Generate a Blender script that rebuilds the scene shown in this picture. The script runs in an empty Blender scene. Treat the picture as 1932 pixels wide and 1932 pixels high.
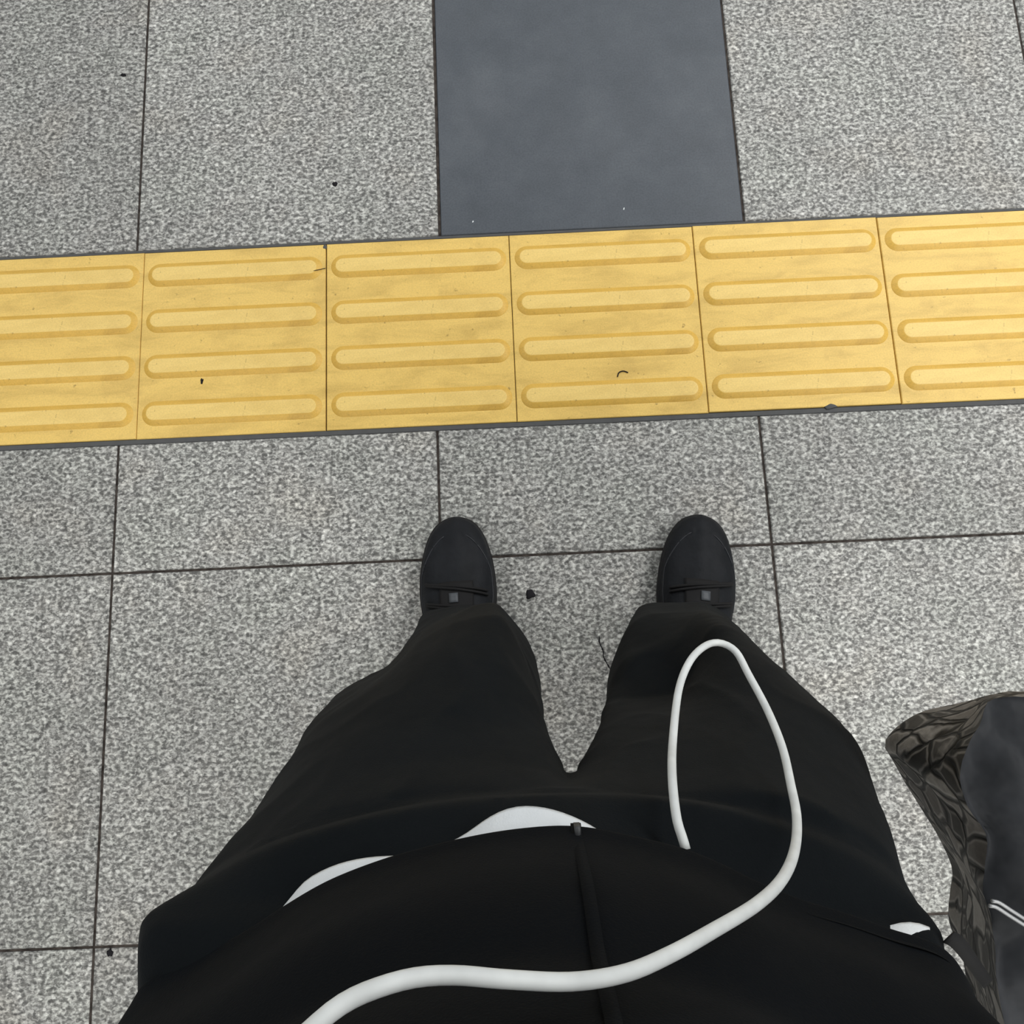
import bpy, bmesh, math, random
from mathutils import Vector, Matrix, noise

sc = bpy.context.scene
COL = sc.collection
random.seed(7)

# ------------------------------------------------------------------ camera
F = 1500.0                      # focal length in pixels of the 1932 px frame
H = 1.2002                      # height of the phone camera above the floor
ROT = Matrix(((0.99894356, 0.04482885, 0.01010599),
              (-0.04224614, 0.98240421, -0.18192647),
              (-0.01808373, 0.18130734, 0.98326020)))
EYE = Vector((0, 0, H))
cam = bpy.data.cameras.new('camera')
cam.sensor_width = 36.0
cam.lens = 36.0 * F / 1932.0
cam.clip_start = 0.01
cam_ob = bpy.data.objects.new('camera', cam)
COL.objects.link(cam_ob)
cam_ob.matrix_world = Matrix.Translation(EYE) @ ROT.to_4x4()
sc.camera = cam_ob

# ------------------------------------------------------------------ light
world = bpy.data.worlds.new('world')
sc.world = world
world.use_nodes = True
bg = world.node_tree.nodes['Background']
bg.inputs[0].default_value = (0.93, 0.97, 1.0, 1)
bg.inputs[1].default_value = 0.29
sc.view_settings.view_transform = 'Standard'
sc.view_settings.look = 'None'
sc.view_settings.exposure = 0.0
sc.view_settings.gamma = 1.0


def ceiling_light(x, y, z, sx, sy, watts, colour):
    l = bpy.data.lights.new('ceiling_light', 'AREA')
    l.shape = 'RECTANGLE'
    l.size, l.size_y = sx, sy
    l.energy = watts
    l.color = colour
    o = bpy.data.objects.new('ceiling_light', l)
    COL.objects.link(o)
    o.location = (x, y, z)
    return o


ceiling_light(2.4, 1.2, 2.94, 0.5, 5.0, 126, (1.0, 0.99, 0.965))
ceiling_light(-2.2, 1.0, 2.94, 0.5, 5.0, 38, (1.0, 0.99, 0.96))
ceiling_light(0.4, -2.4, 2.94, 5.0, 0.5, 96, (1.0, 0.975, 0.92))
ceiling_light(0.6, 3.2, 2.94, 5.0, 0.5, 54, (0.97, 0.985, 1.0))


def at(px, py, z):
    """pixel of the 1932 frame -> the point at height z that it shows"""
    d = ROT @ Vector(((px - 966.0) / F, (966.0 - py) / F, -1.0))
    return EYE + d * ((z - H) / d.z)


# ------------------------------------------------------------------ helpers
def tag(o, label=None, cat=None, group=None, kind=None):
    if label: o['label'] = label
    if cat: o['category'] = cat
    if group: o['group'] = group
    if kind: o['kind'] = kind
    return o


def empty(name, loc, label, cat, group=None):
    o = bpy.data.objects.new(name, None)
    o.empty_display_size = 0.05
    COL.objects.link(o)
    o.location = loc
    return tag(o, label, cat, group)


def obj(name, verts, faces, mat, parent=None, smooth=True, mats=None, fmat=None):
    me = bpy.data.meshes.new(name)
    me.from_pydata([tuple(v) for v in verts], [], faces)
    me.materials.append(mat)
    if mats:
        for m in mats: me.materials.append(m)
    if fmat:
        for p, k in zip(me.polygons, fmat): p.material_index = k
    bm = bmesh.new()
    bm.from_mesh(me)
    bmesh.ops.recalc_face_normals(bm, faces=bm.faces)
    bm.to_mesh(me)
    bm.free()
    for p in me.polygons: p.use_smooth = smooth
    o = bpy.data.objects.new(name, me)
    COL.objects.link(o)
    if parent:
        o.parent = parent
        o.matrix_parent_inverse = Matrix.Translation(-Vector(parent.location))
    return o


def apply_mods(o):
    dg = bpy.context.evaluated_depsgraph_get()
    dg.update()
    me = bpy.data.meshes.new_from_object(o.evaluated_get(dg))
    o.modifiers.clear()
    o.data = me
    for p in me.polygons: p.use_smooth = True
    return o


def catmull(pts, n, closed=False):
    """n points spread evenly by length over a Catmull-Rom curve"""
    P = [Vector(p) for p in pts]
    m = len(P)
    dense = []
    segs = m if closed else m - 1
    for i in range(segs):
        if closed:
            p0, p1, p2, p3 = P[i - 1], P[i], P[(i + 1) % m], P[(i + 2) % m]
        else:
            p1, p2 = P[i], P[i + 1]
            p0 = P[i - 1] if i else p1 + (p1 - p2)
            p3 = P[i + 2] if i + 2 < m else p2 + (p2 - p1)
        for k in range(16):
            t = k / 16.0
            dense.append(0.5 * ((2 * p1) + (p2 - p0) * t + (2 * p0 - 5 * p1 + 4 * p2 - p3) * t * t
                                + (3 * p1 - p0 - 3 * p2 + p3) * t ** 3))
    dense.append(P[0].copy() if closed else P[-1].copy())
    L = [0.0]
    for a, b in zip(dense, dense[1:]): L.append(L[-1] + (b - a).length)
    out, j = [], 0
    for k in range(n):
        s = L[-1] * k / (n if closed else n - 1)
        while j < len(L) - 2 and L[j + 1] < s: j += 1
        w = (s - L[j]) / max(1e-9, L[j + 1] - L[j])
        out.append(dense[j].lerp(dense[j + 1], w))
    return out


def loft(rings, cap0=True, cap1=True, off=0):
    n = len(rings[0])
    V = [v for r in rings for v in r]
    Fc = []
    for i in range(len(rings) - 1):
        for k in range(n):
            a, b = i * n + k, i * n + (k + 1) % n
            Fc.append([off + a, off + b, off + b + n, off + a + n])
    for flag, i in ((cap0, 0), (cap1, len(rings) - 1)):
        if flag:
            c = len(V)
            V.append(sum(rings[i], Vector()) / n)
            for k in range(n): Fc.append([off + i * n + k, off + i * n + (k + 1) % n, off + c])
    return V, Fc


def tube(path, rad, n=12, cap=True):
    """a swept round tube; rad is a number or one radius per point"""
    rings = []
    up = None
    for i, p in enumerate(path):
        t = (path[min(i + 1, len(path) - 1)] - path[max(i - 1, 0)]).normalized()
        if up is None: up = t.orthogonal().normalized()
        up = (up - t * up.dot(t)).normalized()
        s = t.cross(up)
        r = rad[i] if isinstance(rad, (list, tuple)) else rad
        rings.append([p + (up * math.cos(a) + s * math.sin(a)) * r
                      for a in (2 * math.pi * k / n for k in range(n))])
    return loft(rings, cap, cap)


def merge(*vf):
    V, Fc = [], []
    for v, f in vf:
        o = len(V)
        V += list(v)
        Fc += [[i + o for i in q] for q in f]
    return V, Fc


# ------------------------------------------------------------------ materials
class N:
    def __init__(s, name, rough=0.6, spec=0.5):
        s.m = bpy.data.materials.new(name)
        s.m.use_nodes = True
        s.t = s.m.node_tree
        s.b = s.t.nodes['Principled BSDF']
        s.b.inputs['Roughness'].default_value = rough
        s.b.inputs['Specular IOR Level'].default_value = spec
        s.co = s.t.nodes.new('ShaderNodeTexCoord').outputs['Object']

    def link(s, a, b): s.t.links.new(a, b)

    def mapping(s, scale, loc=(0, 0, 0)):
        n = s.t.nodes.new('ShaderNodeMapping')
        n.inputs['Scale'].default_value = scale
        n.inputs['Location'].default_value = loc
        s.link(s.co, n.inputs['Vector'])
        return n.outputs[0]

    def noise(s, scale, detail=3, rough=0.55, vec=None, dist=0.0):
        n = s.t.nodes.new('ShaderNodeTexNoise')
        n.inputs['Scale'].default_value = scale
        n.inputs['Detail'].default_value = detail
        n.inputs['Roughness'].default_value = rough
        n.inputs['Distortion'].default_value = dist
        s.link(vec or s.co, n.inputs['Vector'])
        return n.outputs['Fac']

    def voronoi(s, scale, feature='F1', vec=None, out=None):
        n = s.t.nodes.new('ShaderNodeTexVoronoi')
        n.feature = feature
        n.inputs['Scale'].default_value = scale
        s.link(vec or s.co, n.inputs['Vector'])
        return n.outputs[out or 'Distance']

    def ramp(s, fac, stops, interp='LINEAR'):
        n = s.t.nodes.new('ShaderNodeValToRGB')
        n.color_ramp.interpolation = interp
        e = n.color_ramp.elements
        while len(e) < len(stops): e.new(0.5)
        for k, (p, c) in enumerate(stops):
            e[k].position = p
            e[k].color = (c, c, c, 1) if isinstance(c, float) else (*c, 1)
        s.link(fac, n.inputs[0])
        return n.outputs[0]

    def mix(s, fac, a, b, mode='MIX'):
        n = s.t.nodes.new('ShaderNodeMix')
        n.data_type = 'RGBA'
        n.blend_type = mode
        for sock, v in ((n.inputs[0], fac), (n.inputs[6], a), (n.inputs[7], b)):
            if isinstance(v, (int, float)): sock.default_value = v
            elif isinstance(v, tuple): sock.default_value = (*v, 1)
            else: s.link(v, sock)
        return n.outputs[2]

    def math(s, op, a, b=0.0):
        n = s.t.nodes.new('ShaderNodeMath')
        n.operation = op
        for k, v in enumerate((a, b)):
            if isinstance(v, (int, float)): n.inputs[k].default_value = v
            else: s.link(v, n.inputs[k])
        return n.outputs[0]

    def attr(s, name):
        n = s.t.nodes.new('ShaderNodeAttribute')
        n.attribute_name = name
        return n.outputs['Fac']

    def colour(s, c):
        if isinstance(c, tuple): s.b.inputs['Base Color'].default_value = (*c, 1)
        else: s.link(c, s.b.inputs['Base Color'])

    def rough(s, c): s.link(c, s.b.inputs['Roughness'])

    def bump(s, h, strength=0.3, dist=0.002):
        n = s.t.nodes.new('ShaderNodeBump')
        n.inputs['Strength'].default_value = strength
        n.inputs['Distance'].default_value = dist
        s.link(h, n.inputs['Height'])
        s.link(n.outputs[0], s.b.inputs['Normal'])


def lin(r, g=None, b=None):
    if g is None: g = b = r
    f = lambda c: (c / 255 / 12.92) if c / 255 <= 0.04045 else ((c / 255 + 0.055) / 1.055) ** 2.4
    return (f(r), f(g), f(b))


def granite():
    m = N('speckled_grey_granite', 0.55, 0.4)
    v = m.mapping((1.0, 1.35, 1.0))
    grain = m.noise(150, 2.0, 0.62, v, 0.3)
    body = m.ramp(grain, [(0.30, lin(58, 58, 57)), (0.41, lin(96, 96, 95)), (0.475, lin(118, 118, 116)), (0.54, lin(172, 172, 170)),
                          (0.62, lin(198, 199, 195)), (0.72, lin(238, 238, 234))])
    cells = m.voronoi(165, vec=v, out='Color')
    sep = m.t.nodes.new('ShaderNodeSeparateColor')
    m.link(cells, sep.inputs[0])
    flake = m.ramp(sep.outputs[0], [(0.0, lin(84, 84, 82)), (0.3, lin(126, 126, 123)), (0.72, lin(172, 172, 168)),
                                    (0.94, lin(200, 199, 194)), (1.0, lin(246, 246, 242))])
    c = m.mix(0.30, body, flake)
    # scattered dark mica dots and bright quartz chips
    dv = m.mapping((1.0, 1.15, 1.0), (0.31, 0.17, 0.0))
    d = m.voronoi(120, vec=dv)
    dc = m.t.nodes.new('ShaderNodeSeparateColor')
    m.link(m.voronoi(120, vec=dv, out='Color'), dc.inputs[0])
    near = m.ramp(d, [(0.24, 1.0), (0.42, 0.0)])
    c = m.mix(m.math('MULTIPLY', near, m.ramp(dc.outputs[1], [(0.62, 0.0), (0.68, 0.75)])), c, lin(80, 80, 79))
    c = m.mix(m.math('MULTIPLY', near, m.ramp(dc.outputs[2], [(0.90, 0.0), (0.96, 0.45)])), c, lin(243, 243, 240))
    # a faint greenish or brownish cast in patches and the slab's own tone
    cast = m.ramp(m.noise(7.0, 2, 0.5), [(0.35, (0.985, 1.0, 0.985)), (0.55, (1.0, 1.0, 1.0)), (0.75, (1.02, 0.99, 0.95))])
    c = m.mix(1.0, c, cast, 'MULTIPLY')
    tone = m.ramp(m.attr('tone'), [(0.0, 0.90), (1.0, 1.08)])
    c = m.mix(1.0, c, tone, 'MULTIPLY')
    soil = m.ramp(m.noise(3.2, 3, 0.55), [(0.38, 0.92), (0.62, 1.03)])
    c = m.mix(1.0, c, soil, 'MULTIPLY')
    m.colour(c)
    m.bump(grain, 0.12, 0.001)
    return m.m


def grout():
    m = N('dark_joint', 0.9, 0.1)
    m.colour(m.ramp(m.noise(90, 3), [(0.3, lin(40, 36, 34)), (0.7, lin(78, 72, 68))]))
    return m.m


def slate():
    m = N('dark_slate', 0.42, 0.5)
    n = m.noise(16, 5, 0.65)
    c = m.ramp(n, [(0.2, lin(62, 68, 75)), (0.5, lin(69, 75, 83)), (0.8, lin(77, 83, 90))])
    fleck = m.ramp(m.noise(330, 2, 0.5), [(0.35, 0.88), (0.5, 1.0), (0.66, 1.1)])
    c = m.mix(1.0, c, fleck, 'MULTIPLY')
    m.colour(c)
    m.rough(m.ramp(m.noise(9, 4, 0.6), [(0.3, 0.36), (0.7, 0.52)]))
    m.bump(m.noise(260, 3), 0.06, 0.001)
    return m.m


def yellow(name, a, b, dirt):
    m = N(name, 0.48, 0.45)
    v = m.mapping((9, 34, 9))
    n = m.noise(1.0, 5, 0.62, v, 0.5)
    c = m.ramp(n, [(0.25, a), (0.55, b), (0.8, b)])
    g = m.noise(420, 2, 0.6)
    c = m.mix(1.0, c, m.ramp(g, [(0.3, 0.90), (0.55, 1.0), (0.7, 1.05)]), 'MULTIPLY')
    w = m.noise(14, 4, 0.7)
    c = m.mix(m.ramp(w, [(0.55, 0.0), (0.78, 0.45)]), c, dirt)
    sp = m.noise(75, 3, 0.7)
    c = m.mix(m.ramp(sp, [(0.66, 0.0), (0.74, 0.65)]), c, lin(120, 92, 40))
    m.colour(c)
    m.bump(g, 0.10, 0.001)
    return m.m


def cloth(name, dark, light, rough=0.85, scale=1.0, weave=True, sheen=0.0):
    m = N(name, rough, 0.12)
    n = m.noise(9 * scale, 4, 0.6)
    m.colour(m.ramp(n, [(0.3, dark), (0.7, light)]))
    if sheen:
        m.b.inputs['Sheen Weight'].default_value = sheen
        m.b.inputs['Sheen Roughness'].default_value = 0.5
    fold = m.noise(16 * scale, 3, 0.5, m.mapping((1, 1, 0.6)))
    h = fold
    if weave: h = m.math('ADD', fold, m.math('MULTIPLY', m.noise(900, 1), 0.06))
    m.bump(h, 0.35, 0.012)
    return m.m


def plain(name, c, rough=0.5, spec=0.4, metal=0.0):
    m = N(name, rough, spec)
    m.b.inputs['Metallic'].default_value = metal
    n = m.noise(60, 3)
    m.colour(m.ramp(n, [(0.3, tuple(x * 0.9 for x in c)), (0.7, tuple(min(1, x * 1.08) for x in c))]))
    return m.m


def crackled():
    m = N('crackled_brown_leather', 0.6, 0.18)
    warp = m.t.nodes.new('ShaderNodeVectorMath')
    warp.operation = 'ADD'
    nz = m.t.nodes.new('ShaderNodeTexNoise')
    nz.inputs['Scale'].default_value = 14
    sc_ = m.t.nodes.new('ShaderNodeVectorMath')
    sc_.operation = 'SCALE'
    sc_.inputs['Scale'].default_value = 0.03
    m.link(m.co, nz.inputs['Vector'])
    m.link(nz.outputs['Color'], sc_.inputs[0])
    m.link(m.mapping((1, 1, 0.3)), warp.inputs[0])
    m.link(sc_.outputs[0], warp.inputs[1])
    e = m.voronoi(50, 'DISTANCE_TO_EDGE', warp.outputs[0])
    cell = m.voronoi(50, 'F1', warp.outputs[0], 'Color')
    sep = m.t.nodes.new('ShaderNodeSeparateColor')
    m.link(cell, sep.inputs[0])
    fill = m.ramp(sep.outputs[0], [(0.0, lin(36, 35, 34)), (0.3, lin(62, 59, 56)), (0.65, lin(102, 97, 92)), (1.0, lin(146, 142, 136))])
    rim = m.ramp(e, [(0.05, 0.0), (0.11, 0.5), (0.2, 0.0)])
    fill = m.mix(rim, fill, lin(168, 164, 158))
    grain = m.noise(120, 4, 0.7, m.mapping((1, 1, 0.7)))
    fill = m.mix(1.0, fill, m.ramp(grain, [(0.3, 0.7), (0.7, 1.2)]), 'MULTIPLY')
    m.colour(m.mix(m.ramp(e, [(0.0, 1.0), (0.06, 0.85), (0.13, 0.0)]), fill, lin(9, 9, 10)))
    m.bump(m.ramp(e, [(0.0, 0.0), (0.18, 1.0)]), 0.5, 0.004)
    return m.m


M = dict(
    granite=granite(), grout=grout(), slate=slate(),
    plate=yellow('yellow_tile', lin(202, 168, 88), lin(230, 195, 108), lin(186, 152, 80)),
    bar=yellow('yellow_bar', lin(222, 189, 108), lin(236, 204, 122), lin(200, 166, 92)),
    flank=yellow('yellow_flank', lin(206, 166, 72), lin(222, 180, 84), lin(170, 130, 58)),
    trousers=cloth('black_cotton', lin(12, 16, 19), lin(18, 22, 25), 0.9, 1.0, True, 0.02),
    jacket=cloth('black_jacket_fabric', lin(5, 9, 13), lin(8, 12, 17), 0.9, 0.9, True, 0.01),
    shirt=cloth('white_cotton', lin(225, 230, 234), lin(240, 244, 246), 0.9, 1.2),
    shoe=cloth('black_nubuck', lin(26, 28, 31), lin(36, 38, 42), 0.55, 2.0),
    sole=plain('black_rubber', lin(22, 22, 24), 0.7),
    lace=plain('black_lace', lin(18, 18, 20), 0.8),
    tab=plain('grey_tab', lin(78, 82, 87), 0.5),
    seam=plain('shoe_seam', lin(46, 48, 53), 0.45),
    cord=plain('white_rubber', lin(226, 230, 230), 0.5, 0.4),
    tape=plain('zip_tape', lin(16, 16, 17), 0.8),
    zipgrey=plain('grey_metal', lin(74, 76, 78), 0.5, 0.4, 0.2),
    silver=plain('silver_teeth', lin(165, 167, 169), 0.45, 0.5, 0.6),
    nylon=cloth('dark_grey_nylon', lin(30, 32, 35), lin(60, 62, 66), 0.5, 1.6, False),
    crackle=crackled(),
    dirt=plain('dark_dirt', lin(36, 35, 38), 0.9, 0.1),
    ceiling=plain('white_ceiling', lin(225, 226, 224), 0.8, 0.2),
    edge=plain('dark_mastic', lin(84, 85, 86), 0.8, 0.2),
)

# ------------------------------------------------------------------ floor
Y_TOP, Y_BOT = 0.6826, 0.3655          # far and near edge of the tactile strip
TX0, TP = -0.5983, 0.3000              # first full tactile tile, pitch


def floor():
    V, Fc, tone = [], [], []
    J, B, T = 0.0019, 0.0015, 0.03

    def slab(x0, x1, y0, y1):
        o = len(V)
        a, b, c, d = x0 + J, x1 - J, y0 + J, y1 - J
        V.extend([(a, c, -T), (b, c, -T), (b, d, -T), (a, d, -T), (a, c, -B), (b, c, -B), (b, d, -B), (a, d, -B),
                  (a + B, c + B, 0), (b - B, c + B, 0), (b - B, d - B, 0), (a + B, d - B, 0)])
        q = [(0, 1, 5, 4), (1, 2, 6, 5), (2, 3, 7, 6), (3, 0, 4, 7), (4, 5, 9, 8), (5, 6, 10, 9), (6, 7, 11, 10), (7, 4, 8, 11), (8, 9, 10, 11)]
        t = random.random()
        for f in q:
            Fc.append([o + i for i in f])
            tone.append((t, 0))
    xs_up = [-0.6125 + 0.5003 * k for k in range(-4, 6)]
    ys_up = [0.6868, 1.2140, 1.742, 2.27, 2.8]
    for j in range(len(ys_up) - 1):
        for k in range(len(xs_up) - 1):
            if abs(xs_up[k] + 0.1122) < 0.01: continue       # the dark slabs run here
            slab(xs_up[k], xs_up[k + 1], ys_up[j], ys_up[j + 1])
    xs_dn = [-0.6272 + 0.5032 * k for k in range(-4, 6)]
    ys_dn = [0.3590, 0.1544, -0.3737, -0.9017, -1.43, -1.96]
    for j in range(len(ys_dn) - 1):
        for k in range(len(xs_dn) - 1):
            slab(xs_dn[k], xs_dn[k + 1], ys_dn[j + 1], ys_dn[j])
    # joint bed below everything
    o = len(V)
    V.extend([(-2.8, -2.1, -0.032), (2.8, -2.1, -0.032), (2.8, 2.9, -0.032), (-2.8, 2.9, -0.032),
              (-2.8, -2.1, -0.0025), (2.8, -2.1, -0.0025), (2.8, 2.9, -0.0025), (-2.8, 2.9, -0.0025)])
    for f in ((0, 1, 5, 4), (1, 2, 6, 5), (2, 3, 7, 6), (3, 0, 4, 7), (4, 5, 6, 7), (0, 1, 2, 3)):
        Fc.append([o + i for i in f])
        tone.append((0.5, 1))
    f = obj('floor', V, Fc, M['granite'], None, False, [M['grout']], [t[1] for t in tone])
    a = f.data.attributes.new('tone', 'FLOAT', 'FACE')
    for k, t in enumerate(tone): a.data[k].value = t[0]
    tag(f, 'speckled grey granite paving slabs with thin dark joints', 'floor', None, 'structure')


floor()


def box_vf(x0, x1, y0, y1, z0, z1, b=0.0008):
    V = [(x0, y0, z0), (x1, y0, z0), (x1, y1, z0), (x0, y1, z0), (x0, y0, z1 - b), (x1, y0, z1 - b), (x1, y1, z1 - b), (x0, y1, z1 - b),
         (x0 + b, y0 + b, z1), (x1 - b, y0 + b, z1), (x1 - b, y1 - b, z1), (x0 + b, y1 - b, z1)]
    Fc = [(0, 3, 2, 1), (0, 1, 5, 4), (1, 2, 6, 5), (2, 3, 7, 6), (3, 0, 4, 7), (4, 5, 9, 8), (5, 6, 10, 9), (6, 7, 11, 10), (7, 4, 8, 11), (8, 9, 10, 11)]
    return [Vector(v) for v in V], [list(f) for f in Fc]


cl = obj('ceiling', *box_vf(-4.5, 4.5, -4.5, 5.5, 3.0, 3.1), M['ceiling'], None, False)
tag(cl, 'plain white ceiling panels above the floor', 'ceiling', None, 'structure')

# dark mastic joints along both edges of the tactile strip
for k, (y0, y1) in enumerate(((Y_BOT - 0.0085, Y_BOT - 0.0006), (Y_TOP + 0.0006, Y_TOP + 0.0058))):
    o = obj('trim_%d' % (k + 1), *box_vf(-2.4, 2.4, y0, y1, -0.02, -0.0003 if k else 0.0004), M['edge'], None, False)
    tag(o, ['dark joint strip along the near edge of the yellow tiles', 'dark joint strip along the far edge of the yellow tiles'][k],
        'joint strip', None, 'structure')

# dark slabs running away from the strip
for k, (y0, y1) in enumerate(((0.6890, 1.2125), (1.2155, 1.7400))):
    s = obj('slate_paving_slab', *box_vf(-0.1092, 0.3862, y0, y1, -0.028, 0.0, 0.0012), M['slate'], None, False)
    tag(s, ['smooth dark blue-grey paving slab touching the yellow strip',
            'dark blue-grey paving slab at the top edge, beyond the first one'][k], 'paving slab')


# ------------------------------------------------------------------ tactile tiles
def stadium(cx, cy, hl, hw, z, n=14):
    P = []
    for s in (1, -1):
        for k in range(n):
            a = -math.pi / 2 + math.pi * k / (n - 1)
            P.append(Vector((cx + s * (hl - hw) + s * math.cos(a) * hw, cy + s * math.sin(a) * hw, z)))
    return P


def bar_mesh():
    hl, hw = 0.1415, 0.0187
    prof = [(0.0020, -0.0004), (0.0012, 0.0003), (0.0002, 0.0010), (-0.0056, 0.0042), (-0.0070, 0.0047), (-0.0085, 0.00485), (-0.012, 0.0049)]
    R = [stadium(0, 0, hl + d, hw + d, z) for d, z in prof]
    V, Fc = loft(R, False, True)
    n = len(R[0])
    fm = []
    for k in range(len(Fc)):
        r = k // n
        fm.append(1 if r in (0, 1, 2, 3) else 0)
    return V, Fc, fm


TILE_LABELS = ['yellow tactile tile at the far left, cut by the photo edge',
               'yellow tactile tile with a crack at its top right bar and a dark splinter',
               'yellow tactile tile between the cracked tile and the one holding the hair',
               'yellow tactile tile with a small curved dark hair above its lowest bar',
               'yellow tactile tile with a dark chip on its near edge, below its lowest bar',
               'yellow tactile tile at the far right, cut by the photo edge']
proto_bar = None
for i in range(-1, 5):
    x0 = TX0 + TP * i + random.uniform(-0.0004, 0.0004)
    dz = random.uniform(-0.0003, 0.0003)
    dy = random.uniform(-0.0008, 0.0008)
    t = empty('tactile_tile', (x0 + TP / 2, (Y_TOP + Y_BOT) / 2 + dy, 0), TILE_LABELS[i + 1], 'tactile tile', 'yellow tactile tiles in the strip')
    c = t.location
    V, Fc = box_vf(c.x - TP / 2 + 0.0007, c.x + TP / 2 - 0.0007, c.y - (Y_TOP - Y_BOT) / 2, c.y + (Y_TOP - Y_BOT) / 2, -0.02, 0.0022 + dz, 0.0010)
    obj('plate', V, Fc, M['plate'], t, False)
    for k, yy in enumerate((0.0408, 0.1206, 0.1985, 0.2765)):
        if proto_bar is None:
            v, f, fm = bar_mesh()
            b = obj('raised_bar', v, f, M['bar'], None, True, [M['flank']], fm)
            proto_bar = b
        else:
            b = proto_bar.copy()
            COL.objects.link(b)
        b.parent = t
        b.matrix_parent_inverse = Matrix.Identity(4)
        b.location = (0.001, (Y_TOP - Y_BOT) / 2 - yy, 0.0022 + dz)


# the strip runs on past both sides of the picture
for k, cols in enumerate(((-4, -3, -2), (5, 6))):
    V, Fc, fm = [], [], []
    for i in cols:
        cx, cy = TX0 + TP * (i + 0.5), (Y_TOP + Y_BOT) / 2
        v, f = box_vf(cx - TP / 2 + 0.0007, cx + TP / 2 - 0.0007, Y_BOT, Y_TOP, -0.02, 0.0022, 0.0010)
        o0 = len(V)
        V += v
        Fc += [[a + o0 for a in q] for q in f]
        fm += [0] * len(f)
        for yy in (0.0408, 0.1206, 0.1985, 0.2765):
            v, f, g = bar_mesh()
            o0 = len(V)
            V += [p + Vector((cx + 0.001, Y_TOP - yy, 0.0022)) for p in v]
            Fc += [[a + o0 for a in q] for q in f]
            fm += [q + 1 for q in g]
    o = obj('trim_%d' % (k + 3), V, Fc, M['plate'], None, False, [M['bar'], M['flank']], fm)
    tag(o, ['run of yellow tactile strip beyond the left edge', 'run of yellow tactile strip beyond the right edge'][k], 'tactile strip', None, 'structure')

# small litter and damage on the strip and floor
def lump(px, py, z, sx, sy, h, seed, rot=0.0):
    c = at(px, py, z)
    R = []
    n = 18
    for f, zz in ((1.0, 0.0), (0.85, 0.55), (0.5, 0.95)):
        r = []
        for k in range(n):
            a = 2 * math.pi * k / n
            w = f * (0.8 + 0.45 * noise.noise(Vector((math.cos(a) * 1.4 + seed, math.sin(a) * 1.4, seed * 0.7))))
            p = Vector((math.cos(a) * sx * w, math.sin(a) * sy * w, 0))
            p.rotate(Matrix.Rotation(rot, 3, 'Z'))
            r.append(c + p + Vector((0, 0, zz * h)))
        R.append(r)
    return loft(R)


ZT = 0.0026
tag(obj('hair', *tube(catmull([at(1165, 711, ZT + .0006), at(1168, 703, ZT + .0009), at(1176, 700, ZT + .001), at(1185, 703, ZT + .0006)], 24), 0.0009, 6), M['dirt']),
    'short curved dark hair lying above the lowest bar of a yellow tile', 'hair')
tag(obj('splinter', *lump(381, 719, ZT - 0.0003, 0.0026, 0.0062, 0.0014, 3.1, -0.08), M['dirt']),
    'thin dark splinter upright on the plain band of a yellow tile', 'splinter')
tag(obj('dirt_lump', *lump(1000, 1122, 0.0, 0.0085, 0.0088, 0.003, 5.2), M['dirt']),
    'dark dirt lump on the granite between the two shoes', 'dirt')
tag(obj('dirt_speck', *lump(233, 142, 0.0, 0.0058, 0.0040, 0.002, 7.7), M['dirt']),
    'dark speck on the granite near the top left joint', 'dirt')
tag(obj('dirt_speck', *lump(632, 347, 0.0, 0.0046, 0.0052, 0.002, 2.2), M['dirt']),
    'dark speck on the granite slab left of the dark slab', 'dirt')
tag(obj('dirt_speck', *lump(207, 1797, 0.0, 0.0052, 0.0068, 0.002, 9.4), M['dirt']),
    'dark speck beside the joint crossing at the lower left', 'dirt')
for px, py, lab in ((892, 418, 'tiny white fleck on the dark slab near its lower left corner'), (1177, 394, 'tiny white fleck on the dark slab near its lower middle')):
    tag(obj('paint_fleck', *lump(px, py, 0.0, 0.0014, 0.0026, 0.0008, px * 0.01, -0.3), M['shirt']), lab, 'fleck')
tag(obj('mastic_blob', *lump(613, 466, 0.0012, 0.0045, 0.0045, 0.0017, 1.7), M['edge']),
    'small dark blob at the top corner joint of the cracked yellow tile', 'mastic')
tag(obj('mastic_blob', *lump(1566, 767, 0.0012, 0.0125, 0.0055, 0.0018, 4.4), M['edge']),
    'dark mastic blob bitten into the near edge of a yellow tile', 'mastic')
tag(obj('floor_crack', *tube(catmull([at(1131, 1201, .0003), at(1131, 1212, .0004), at(1138, 1228, .0004), at(1139, 1240, .0004), at(1150, 1260, .0003), at(1156, 1270, .0001)], 40),
                             [0.0006 + 0.0016 * abs(noise.noise(Vector((k * 0.35, 2.3, 0)))) for k in range(40)], 6), M['dirt']),
    'short dark crack in the granite beside the right trouser leg', 'crack')
tag(obj('tile_crack', *tube(catmull([at(573, 517, ZT), at(586, 513, ZT + .003), at(596, 510, ZT + .004), at(606, 508, ZT + .003), at(614, 506, ZT)], 30), 0.0006, 6), M['dirt']),
    'thin crack across the top bar end of a yellow tile', 'crack')

# ------------------------------------------------------------------ the person
person = empty('person', (at(1070, 1400, 0.0).x, -0.02, 0.0),
               'person seen from above in black jacket, black trousers and black shoes, standing', 'person')


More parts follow.
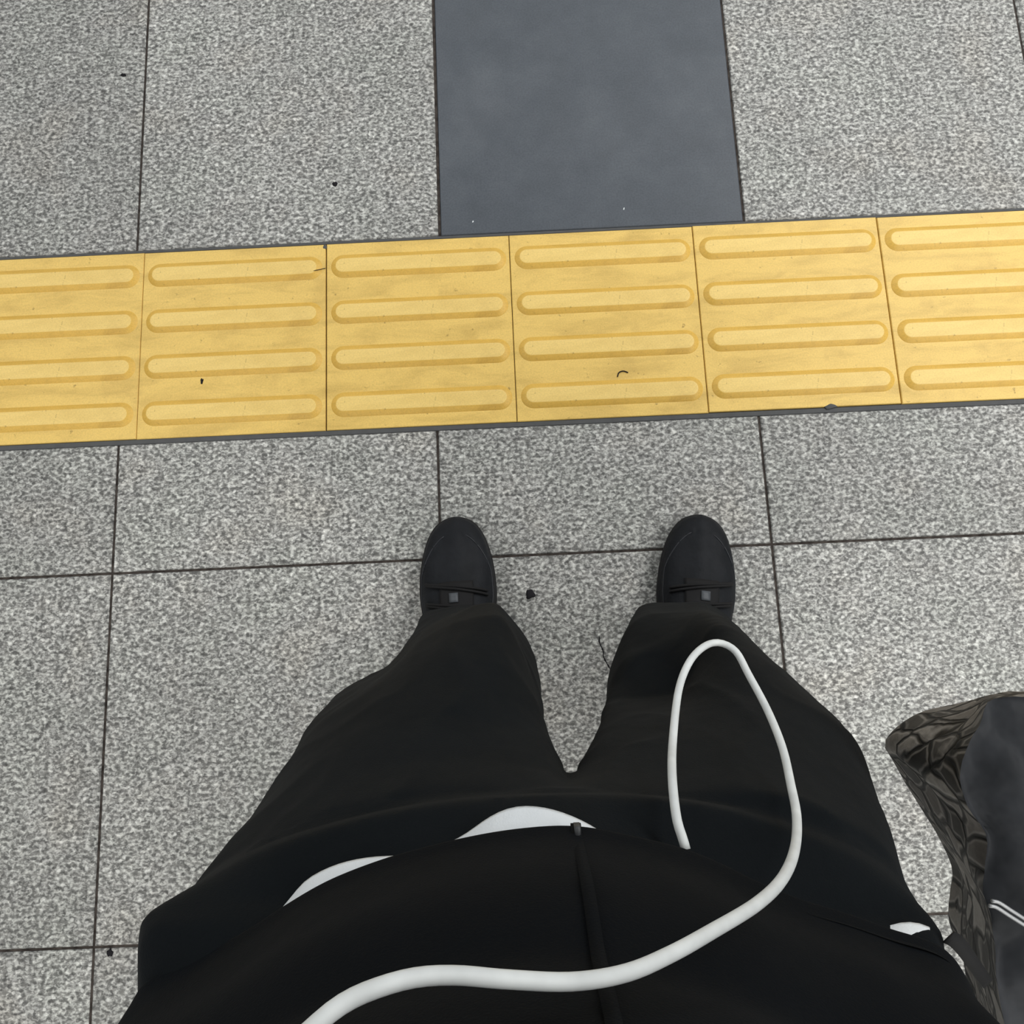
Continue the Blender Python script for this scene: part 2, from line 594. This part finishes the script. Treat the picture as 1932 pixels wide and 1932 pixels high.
LEFT = [(0.020, .10, [(790, 1200), (794, 1180), (804, 1156), (850, 1150), (930, 1146), (956, 1166), (978, 1200), (984, 1230)]),
        (0.08, .10, [(784, 1205), (788, 1185), (800, 1160), (850, 1146), (932, 1143), (960, 1165), (990, 1205), (1000, 1240)]),
        (0.16, .095, [(780, 1210), (784, 1190), (803, 1166), (860, 1151), (932, 1145), (965, 1172), (1003, 1222), (1012, 1260)]),
        (0.28, .09, [(735, 1275), (750, 1242), (785, 1198), (840, 1166), (920, 1149), (965, 1184), (1002, 1238), (1018, 1292)]),
        (0.36, .09, [(690, 1305), (715, 1276), (745, 1244), (785, 1206), (860, 1160), (930, 1143), (952, 1164), (978, 1232), (1007, 1292), (1021, 1335)]),
        (0.42, .09, [(625, 1338), (640, 1312), (675, 1288), (718, 1275), (750, 1244), (778, 1210), (812, 1182), (870, 1152), (930, 1138), (950, 1154), (968, 1204), (992, 1262), (1012, 1320), (1016, 1372)]),
        (0.48, .09, [(578, 1394), (592, 1362), (645, 1318), (720, 1282), (800, 1212), (880, 1172), (940, 1166), (980, 1222), (1008, 1312), (1018, 1394)]),
        (0.55, .09, [(520, 1484), (560, 1414), (640, 1340), (760, 1280), (860, 1246), (940, 1252), (1000, 1312), (1032, 1382), (1054, 1432)]),
        (0.62, .10, [(455, 1572), (490, 1522), (570, 1444), (700, 1374), (850, 1352), (960, 1372), (1030, 1410), (1066, 1464)]),
        (0.67, .11, [(405, 1632), (450, 1572), (560, 1500), (700, 1450), (870, 1432), (980, 1442), (1060, 1472), (1078, 1492)]),
        (0.71, .12, [(352, 1700), (400, 1642), (560, 1556), (750, 1502), (900, 1488), (1000, 1490), (1066, 1496), (1082, 1530)])]
RIGHT = [(0.020, .10, [(1226, 1175), (1222, 1155), (1228, 1146), (1290, 1146), (1340, 1150), (1366, 1166), (1372, 1188)]),
         (0.08, .10, [(1202, 1188), (1206, 1158), (1218, 1140), (1290, 1140), (1335, 1144), (1370, 1164), (1385, 1192)]),
         (0.16, .095, [(1180, 1212), (1191, 1172), (1212, 1142), (1290, 1142), (1330, 1145), (1380, 1172), (1402, 1204)]),
         (0.28, .09, [(1152, 1284), (1162, 1246), (1186, 1188), (1222, 1164), (1290, 1156), (1335, 1152), (1390, 1182), (1438, 1228), (1458, 1254)]),
         (0.36, .09, [(1142, 1328), (1152, 1288), (1182, 1244), (1222, 1228), (1285, 1196), (1340, 1162), (1398, 1190), (1450, 1237), (1488, 1277), (1500, 1304)]),
         (0.42, .09, [(1134, 1366), (1142, 1326), (1180, 1316), (1240, 1311), (1288, 1298), (1318, 1240), (1350, 1182), (1400, 1202), (1450, 1240), (1500, 1286), (1538, 1322), (1550, 1350)]),
         (0.48, .09, [(1126, 1392), (1141, 1348), (1200, 1332), (1280, 1320), (1330, 1272), (1380, 1228), (1440, 1248), (1500, 1292), (1560, 1340), (1592, 1378), (1600, 1406)]),
         (0.55, .09, [(1100, 1432), (1132, 1392), (1200, 1366), (1300, 1342), (1390, 1312), (1480, 1322), (1560, 1352), (1614, 1404), (1638, 1458), (1646, 1494)]),
         (0.62, .10, [(1086, 1462), (1132, 1432), (1250, 1402), (1380, 1387), (1500, 1402), (1598, 1452), (1648, 1504), (1668, 1566)]),
         (0.67, .11, [(1068, 1492), (1102, 1468), (1250, 1452), (1380, 1447), (1500, 1462), (1608, 1512), (1668, 1564), (1690, 1626)]),
         (0.71, .12, [(1060, 1530), (1076, 1496), (1250, 1492), (1380, 1496), (1500, 1515), (1610, 1562), (1676, 1610), (1718, 1690)])]


def front_ring(z, px, depth, n=48, zs=None):
    """front half from a run of pixels, back half a half ellipse of the given depth"""
    f = catmull([at(x, y, z) for x, y in px], n)
    a, b = f[0], f[-1]
    c, u = (a + b) / 2, (b - a) / 2
    out = list(f)
    for k in range(1, n):
        t = math.pi * k / n
        out.append(c + u * math.cos(t) + Vector((0, -depth * math.sin(t) ** 0.8, 0)))
    return out


def ell_ring(z, cx, cy, a, bf, bb, n=95, sq=2.4):
    out = []
    for k in range(n):
        t = math.pi - math.pi * k / (47.0) if k < 48 else -math.pi * (k - 47) / 48.0
        cs, sn = math.cos(t), math.sin(t)
        x = math.copysign(abs(cs) ** (2 / sq), cs)
        y = math.copysign(abs(sn) ** (2 / sq), sn)
        out.append(Vector((cx + a * x, cy + y * (bf if sn > 0 else bb), z)))
    return out


def trousers():
    parts = []
    for T in (LEFT, RIGHT): parts.append(loft([front_ring(z, px, d) for z, d, px in T]))
    pel = [front_ring(0.640, [(470, 1640), (600, 1540), (800, 1500), (1070, 1500), (1330, 1500), (1550, 1540), (1640, 1640)], .12),
           front_ring(0.700, [(366, 1700), (430, 1620), (560, 1556), (800, 1505), (1070, 1488), (1330, 1505), (1550, 1545), (1672, 1615), (1716, 1690)], .14),
           front_ring(0.735, [(318, 1750), (338, 1695), (400, 1650), (560, 1580), (800, 1520), (1070, 1500), (1330, 1518), (1580, 1600), (1715, 1680), (1752, 1750)], .14),
           front_ring(0.758, [(259, 1850), (259, 1745), (270, 1724), (330, 1700), (450, 1690), (560, 1690), (700, 1640), (900, 1580), (1070, 1550), (1200, 1580),
                              (1400, 1650), (1560, 1715), (1690, 1732), (1750, 1733), (1778, 1738), (1784, 1760), (1786, 1850)], .13),
           front_ring(0.775, [(262, 1860), (264, 1770), (300, 1745), (450, 1740), (560, 1730), (700, 1680), (900, 1620), (1070, 1590), (1200, 1620),
                              (1400, 1690), (1560, 1745), (1690, 1770), (1750, 1765), (1776, 1790), (1782, 1860)], .13),
           jring(0.80, -0.112, 0.86, 0.82), jring(0.90, -0.125, 0.82, 0.8)]
    parts.append(loft(pel))
    V, Fc = merge(*parts)
    o = obj('trousers', V, Fc, M['trousers'], person)
    r = o.modifiers.new('r', 'REMESH')
    r.mode = 'VOXEL'
    r.voxel_size = 0.0042
    s = o.modifiers.new('s', 'SMOOTH')
    s.factor = 0.5
    s.iterations = 5
    apply_mods(o)
    # soft folds of loose cloth
    nrm = [v.normal.copy() for v in o.data.vertices]
    for v, vn in zip(o.data.vertices, nrm):
        p = v.co.copy()
        w = noise.noise(Vector((p.x * 9, p.y * 9, p.z * 5))) * 0.0035
        w += (1 - abs(noise.noise(Vector((p.x * 14 + p.z * 6, p.y * 6, p.z * 9 - p.x * 10))))) ** 4 * 0.002
        if p.z < 0.72: v.co = p + vn * w
    return o



HEM = [(258, 1852), (300, 1830), (370, 1796), (450, 1756), (540, 1698), (620, 1652), (720, 1613), (800, 1590), (880, 1571), (960, 1557),
       (1050, 1549), (1115, 1553), (1200, 1570), (1290, 1592), (1370, 1625), (1430, 1656), (1520, 1692), (1600, 1716), (1700, 1752), (1745, 1763),
       (1790, 1785), (1816, 1826), (1833, 1866)]
JZ = 0.78
CX = 0.0150


def mixr(a, b, w): return [p.lerp(q, w) for p, q in zip(a, b)]


def at_z(r, z): return [Vector((p.x, p.y, z)) for p in r]


hem = front_ring(JZ, HEM, 0.13)
JR = [at_z(hem, JZ)]
HF = max(p.y for p in hem)


def jring(z, fy, kx, ky, cx=0.012):
    """the hem's own shape carried up the body: front at fy, narrowed by kx across and ky in depth"""
    return [Vector((cx + (p.x - CX) * kx, fy + (p.y - HF) * ky, z)) for p in hem]


JR += [jring(0.79, -0.0860, 0.995, 1.0, .0145), jring(0.81, -0.0875, 0.975, 1.02), jring(0.83, -0.0885, 0.955, 1.03), jring(0.855, -0.0910, 0.95, 1.02), jring(0.88, -0.0985, 0.945, 1.0),
       jring(0.893, -0.1040, 0.94, 1.0), jring(0.91, -0.1030, 0.945, 1.0), jring(0.94, -0.1040, 0.95, 1.0), jring(0.98, -0.1080, 0.95, 1.0), jring(1.04, -0.112, 0.95, 0.98),
       jring(1.12, -0.115, 0.95, 0.96), jring(1.22, -0.122, 0.93, 0.92), jring(1.29, -0.13, 0.85, 0.82), jring(1.33, -0.135, 0.62, 0.68), jring(1.36, -0.14, 0.35, 0.56), jring(1.40, -0.142, 0.29, 0.52)]


def jacket_y(x, z):
    """front surface of the jacket"""
    i = 0
    while i < len(JR) - 2 and JR[i + 1][0].z < z: i += 1
    ys = []
    for r in (JR[i], JR[i + 1]):
        f = r[:48]
        y = -9
        for a, b in zip(f, f[1:]):
            if min(a.x, b.x) <= x <= max(a.x, b.x) and abs(b.x - a.x) > 1e-9:
                y = max(y, a.y + (b.y - a.y) * (x - a.x) / (b.x - a.x))
        ys.append(y if y > -9 else f[0].y)
    w = (z - JR[i][0].z) / max(1e-6, JR[i + 1][0].z - JR[i][0].z)
    return ys[0] + (ys[1] - ys[0]) * min(1, max(0, w))


def jacket():
    c = Vector((CX, -0.18, 0))
    inner = [Vector((c.x + (p.x - c.x) * 0.97, c.y + (p.y - c.y) * 0.95, JZ + 0.001)) for p in hem]
    inner2 = [Vector((c.x + (p.x - c.x) * 0.97, c.y + (p.y - c.y) * 0.93, JZ + 0.012)) for p in hem]
    V, Fc = loft([inner2, inner] + JR, False, True)
    o = obj('jacket', V, Fc, M['jacket'], person)
    s = o.modifiers.new('s', 'SUBSURF')
    s.levels = s.render_levels = 2
    apply_mods(o)
    nrm = [v.normal.copy() for v in o.data.vertices]
    for v, vn in zip(o.data.vertices, nrm):
        p = v.co.copy()
        if p.z < 0.80: continue
        w = noise.noise(Vector((p.x * 7, p.y * 7, p.z * 14))) * 0.004
        v.co = p + vn * w * min(1, (p.z - 0.80) / 0.04)
    # zip along the front
    x0 = at(1086, 1560, JZ).x
    zs = [JZ + 0.001 + k * 0.012 for k in range(36)]
    rings = []
    for z in zs:
        y = jacket_y(x0, z)
        rings.append([Vector((x0 - 0.0026, y + 0.0001, z)), Vector((x0 + 0.0026, y + 0.0001, z)), Vector((x0 + 0.0026, y - 0.003, z)), Vector((x0 - 0.0026, y - 0.003, z))])
    zp = obj('zipper', *loft(rings), M['jacket'], o)
    zp.matrix_parent_inverse = Matrix.Identity(4)
    return o


trousers()
jk = jacket()


def child2(o, parent, label=None):
    """hang a mesh built in world coordinates under a part of the person"""
    o.parent = parent
    o.matrix_parent_inverse = Matrix.Identity(4)
    if label: o['label'] = label
    return o


x0 = at(1088, 1566, JZ).x
child2(obj('zipper_end', *box_vf(x0 - 0.0015, x0 + 0.0015, jacket_y(x0, JZ + .004) - 0.003, jacket_y(x0, JZ + .004) + 0.0018, JZ - 0.0005, JZ + 0.0105),
           M['zipgrey']), jk, 'small grey metal end of the zip')

# white shirt peeping out between jacket and trousers
SH = [(300, 1875), (420, 1800), (505, 1735), (540, 1697), (565, 1662), (600, 1640), (650, 1621), (715, 1611), (790, 1608), (872, 1573), (920, 1537), (962, 1518),
      (1000, 1515), (1050, 1524), (1115, 1552), (1190, 1602), (1300, 1652), (1400, 1694), (1600, 1760), (1690, 1740), (1712, 1733), (1742, 1737), (1770, 1750), (1784, 1763), (1780, 1785), (1755, 1815), (1735, 1850)]


def shirt():
    z = 0.7645
    a = front_ring(z, SH, 0.11, 48)
    c = Vector((CX, -0.18, 0))
    sc_ = lambda k, zz: [Vector((c.x + (p.x - c.x) * k, c.y + (p.y - c.y) * k, zz)) for p in a]
    up = jring(0.79, -0.099, 0.955, 0.90)
    V, Fc = loft([sc_(0.985, z + 0.0005), a, mixr(a, up, 0.5), up, jring(0.83, -0.104, 0.90, 0.90), jring(0.95, -0.12, 0.88, 0.85)], False, False)
    o = obj('t_shirt', V, Fc, M['shirt'], person)
    o['label'] = 'white t-shirt hem showing below the jacket'
    s = o.modifiers.new('s', 'SUBSURF')
    s.levels = s.render_levels = 1
    apply_mods(o)


shirt()


# ------------------------------------------------------------------ shoes
def shoe(toe_px, heel_dir, side):
    """side -1: image left, +1: image right. Local x across (towards image right), y towards the toe."""
    toe = at(*toe_px, 0.028)
    d = Vector((heel_dir[0], heel_dir[1], 0)).normalized()        # heel -> toe
    r = Vector((d.y, -d.x, 0))
    L = 0.285

    def P(x, y, z): return toe + d * y + r * x + Vector((0, 0, z - 0.028))

    # (distance from toe, half width outer, half width inner, upper height)
    S = [(0.000, .004, .004, .030), (.004, .017, .017, .036), (.012, .029, .029, .042), (.026, .040, .039, .048), (.045, .048, .046, .053), (.070, .0545, .051, .058),
         (.095, .058, .053, .064), (.120, .0585, .053, .072), (.150, .055, .049, .082), (.190, .048, .043, .092), (.230, .043, .040, .096), (.262, .038, .036, .098), (.280, .024, .024, .097), (.285, .006, .006, .096)]

    def wid(y):
        for a, b in zip(S, S[1:]):
            if y <= b[0]:
                w = (y - a[0]) / (b[0] - a[0])
                return [a[k] + (b[k] - a[k]) * w for k in (1, 2, 3)]
        return S[-1][1:]

    def surf(y, u):
        """u -1..1 across the upper: left edge to right edge"""
        o_, i_, h = wid(y)
        wl, wr = (o_, i_) if side < 0 else (i_, o_)
        w = wl if u < 0 else wr
        ang = u * math.pi / 2
        x = math.sin(ang) * w * 0.97
        z = 0.022 + (h - 0.022) * max(0.0, math.cos(ang)) ** 0.75
        ridge = 0.0022 * math.exp(-(u / 0.16) ** 2) * (1 if 0.03 < y < 0.12 else 0.3)
        # the toe guard lies over the vamp, its edge runs back along both sides
        edge = 0.20 + 0.62 * min(1, max(0, (y - 0.030) / 0.055)) ** 0.6
        g = 0.0018 if (y < 0.030 or abs(u) > edge) else 0.0
        return x, -y, z + ridge + g

    ys = [0.0005, 0.002, 0.005, 0.009, 0.014, 0.02] + [0.026 + 0.004 * k for k in range(64)] + [0.2835]
    nu = 56
    V, Fc = [], []
    for y in ys:
        for k in range(nu + 1): V.append(P(*surf(y, -1 + 2 * k / nu)))
    for j in range(len(ys) - 1):
        for k in range(nu):
            a = j * (nu + 1) + k
            Fc.append([a, a + 1, a + nu + 2, a + nu + 1])
    root_name = 'shoe'
    up = obj(root_name, V, Fc, M['shoe'], person)
    # sole
    def outline(off, z):
        pts = []
        for s_ in (-1, 1):
            ring = []
            for (y, o_, i_, h) in S:
                w = (o_ if s_ == side else i_) + off
                yy = y - off * (1 if y < 0.02 else (-1 if y > 0.27 else 0))
                ring.append((s_ * w, -yy, z + (0.010 * max(0, 1 - y / 0.05) ** 2 if z < 0.02 else 0.004 * max(0, 1 - y / 0.05))))
            pts.append(ring)
        loop = pts[0][::-1] + pts[1]
        return [P(*p) for p in catmull(loop, 90, True)]
    R = [outline(-0.006, 0.0), outline(0.0, 0.003), outline(0.0012, 0.012), outline(0.0012, 0.021), outline(-0.0015, 0.024), outline(-0.008, 0.0245)]
    sole = child2(obj('sole', *loft(R), M['sole']), up, 'black rubber sole')
    # stitched seam following the edge of the toe guard
    for s_ in (-1, 1):
        path = []
        for k in range(40):
            y = 0.031 + 0.11 * k / 39
            u = s_ * (0.20 + 0.62 * min(1, max(0, (y - 0.030) / 0.055)) ** 0.6)
            p = P(*surf(y, u))
            path.append(p + Vector((0, 0, 0.0006)))
        child2(obj('seam', *tube(path, 0.0009, 6), M['seam']), up)
    # tongue with a grey tab, laces across it
    V, Fc = [], []
    ty = [0.100 + 0.006 * k for k in range(14)]
    for y in ty:
        for k in range(13):
            u = -0.30 + 0.60 * k / 12
            x, yy, z = surf(y, u)
            V.append(P(x, yy, z + 0.0022))
    for j in range(len(ty) - 1):
        for k in range(12):
            a = j * 13 + k
            Fc.append([a, a + 1, a + 14, a + 13])
    tg = obj('tongue', V, Fc, M['lace'])
    m_ = tg.modifiers.new('t', 'SOLIDIFY')
    m_.thickness = 0.002
    child2(tg, up)
    us = -0.06 if side < 0 else 0.06
    V, Fc = [], []
    for j in range(4):
        for k in range(4):
            x, yy, z = surf(0.117 + 0.0045 * j, us - 0.075 + 0.15 * k / 3)
            V.append(P(x, yy, z + 0.0040))
    for j in range(3):
        for k in range(3):
            a = j * 4 + k
            Fc.append([a, a + 1, a + 5, a + 4])
    tb = obj('tongue_tab', V, Fc, M['tab'])
    m_ = tb.modifiers.new('t', 'SOLIDIFY')
    m_.thickness = 0.0015
    child2(tb, up, 'small grey tab on the tongue')
    for q, y in enumerate((0.108, 0.112, 0.137, 0.142, 0.160)):
        path = []
        for k in range(22):
            u = -0.62 + 1.24 * k / 21
            x, yy, z = surf(y + 0.016 * u * (-side) * (1 if q % 2 else 0.8), u)
            path.append(P(x, yy, z + 0.0038 - 0.003 * abs(u) ** 3))
        child2(obj('lace', *tube(path, 0.0021, 8), M['lace']), up)
    return up


s1 = shoe((858, 976), (-0.035, 1.0), -1)
s1['label'] = 'black shoe on the left in the photo, more of it showing'
s2 = shoe((1322, 972), (0.155, 1.0), 1)
s2['label'] = 'black shoe on the right in the photo, toe turned outwards'

# ------------------------------------------------------------------ white cord
CORD = [(1294, 1603, .7705), (1289, 1585, .7690), (1276, 1540, .763), (1268, 1460, .738), (1270, 1390, .70), (1281, 1300, .665), (1302, 1247, .645), (1330, 1219, .632), (1358, 1213, .626),
        (1388, 1229, .630), (1412, 1272, .638), (1448, 1340, .66), (1476, 1410, .69), (1492, 1480, .717), (1503, 1540, .745), (1500, 1600, .785), (1478, 1655, .835),
        (1430, 1704, .868), (1340, 1759, .902), (1260, 1803, .925), (1180, 1836, .94), (1080, 1852, .95), (960, 1848, .957), (860, 1840, .962), (780, 1845, .967), (700, 1868, .973), (640, 1898, .98), (585, 1944, .987)]
cp = []
for x, y, z in CORD:
    p = at(x, y, z)
    if 0.80 < z:
        while p.y < jacket_y(p.x, p.z) + 0.0068 and z < 1.1:
            z += 0.001
            p = at(x, y, z)
    cp.append(p)
cp += [at(530, 2000, 1.0), at(450, 2120, 1.02), at(380, 2300, 1.045), at(360, 2600, 1.07)]
tag(obj('white_cord', *tube(catmull(cp, 220), 0.0025, 16), M['cord']),
    'white rubbery cord looping from under the jacket across its front', 'cord')

# ------------------------------------------------------------------ bag at the right hip
BOT = [(1930, 1306), (1830, 1322), (1745, 1341), (1704, 1364), (1676, 1400), (1692, 1434), (1730, 1500), (1780, 1580), (1807, 1636), (1812, 1664), (1806, 1704), (1804, 1748), (1816, 1788), (1831, 1824), (1839, 1868), (1864, 1960)]
BOT_BACK = [(2080, 2020), (2260, 1950), (2330, 1700), (2280, 1420), (2120, 1310)]
TOP = [(1950, 1310), (1900, 1312), (1866, 1326), (1852, 1368), (1826, 1416), (1812, 1470), (1832, 1528), (1862, 1575), (1862, 1624), (1858, 1680), (1872, 1730), (1882, 1790), (1885, 1850), (1898, 1930), (1930, 2020)]
TOP_BACK = [(2150, 2070), (2330, 1980), (2400, 1700), (2350, 1420), (2150, 1315)]
ZB, ZTP = 0.46, 0.645
bag = empty('shoulder_bag', at(2050, 1620, ZB), 'dark bag with crackled brown side and grey top, at the right edge beside the trousers', 'bag')
rb = catmull([at(x, y, ZB) for x, y in BOT + BOT_BACK], 120, True)
rt = catmull([at(x, y, ZTP) for x, y in TOP + TOP_BACK], 120, True)


def shrink(r, k, z, lift=0.0):
    c = sum(r, Vector()) / len(r)
    return [Vector((c.x + (p.x - c.x) * k, c.y + (p.y - c.y) * k, z + lift)) for p in r]


def crumple(rings, amp, fr, lock=()):
    out = []
    for i, r in enumerate(rings):
        c = sum(r, Vector()) / len(r)
        rr = []
        for p in r:
            w = noise.noise(p * fr) + 0.5 * noise.noise(p * fr * 2.1 + Vector((3, 1, 2)))
            g = (1 - abs(noise.noise(p * fr * 1.3 + Vector((9, 4, 1))))) ** 3
            k = 0.25 if i in lock else 1.0
            d = (p - c)
            d.z = 0.0
            d = d.normalized() if d.length > 1e-6 else Vector((0, 0, 1))
            rr.append(p + d * (amp * k * w) + Vector((0, 0, amp * k * 0.9 * (w - g))))
        out.append(rr)
    return out


side = [shrink(rb, 0.90, ZB - 0.03), shrink(rb, 0.97, ZB - 0.018), rb] + \
       [[a.lerp(b, t) + Vector((0, 0, 0)) for a, b in zip(rb, rt)] for t in [k / 16 for k in range(1, 16)]] + [rt]
side = crumple(side, 0.003, 26, (0, 1, 2, 3))
obj('side_panel', *loft(side, True, False), M['crackle'], bag)['label'] = 'crackled brown-grey side of the bag'
top = [side[-1]] + [shrink(rt, k, ZTP + 0.012 * math.sin((1 - k) * 2.4)) for k in [0.97, 0.93, 0.88, 0.82, 0.75, 0.68, 0.6, 0.52, 0.44, 0.36, 0.28, 0.2, 0.12, 0.05]]
top = [top[0]] + crumple(top[1:], 0.006, 17)
obj('top_panel', *loft(top, False, True), M['nylon'], bag)['label'] = 'dark grey nylon top of the bag'
# zip on the top
za = [(1866, 1709), (1880, 1712), (1905, 1728), (1940, 1750), (1990, 1780), (2060, 1820)]
for dx, dy in ((0, 0), (5, -9)):
    obj('zipper', *tube(catmull([at(x + dx, y + dy, ZTP + 0.017) for x, y in za], 50), 0.0012, 8), M['silver'], bag)['label'] = 'silver zip edge'
# shoulder strap rising out of the picture to the shoulder
strap = []
for p in catmull([at(2140, 1640, ZTP + 0.004), Vector((0.43, -0.17, 0.80)), Vector((0.37, -0.185, 1.0)), Vector((0.29, -0.19, 1.2)), Vector((0.20, -0.19, 1.315)), Vector((0.13, -0.19, 1.345))], 40):
    strap.append([p + Vector((0, -0.016, -0.001)), p + Vector((0, 0.016, -0.001)), p + Vector((0.003, 0.016, 0.001)), p + Vector((0.003, -0.016, 0.001))])
obj('strap', *loft(strap), M['tape'], bag)

# dark band to the bag, its colour standing in for shade on the hem
band = []
for p in catmull([at(1790, 1768, .771), at(1804, 1776, .760), at(1820, 1794, .73), at(1838, 1820, .69), at(1864, 1856, ZTP + .004)], 24):
    band.append([p + Vector((-0.0032, -0.0024, 0.0008)), p + Vector((0.0032, 0.0024, 0.0008)), p + Vector((0.0032, 0.0024, -0.0008)), p + Vector((-0.0032, -0.0024, -0.0008))])
obj('strap', *loft(band), M['tape'], bag)
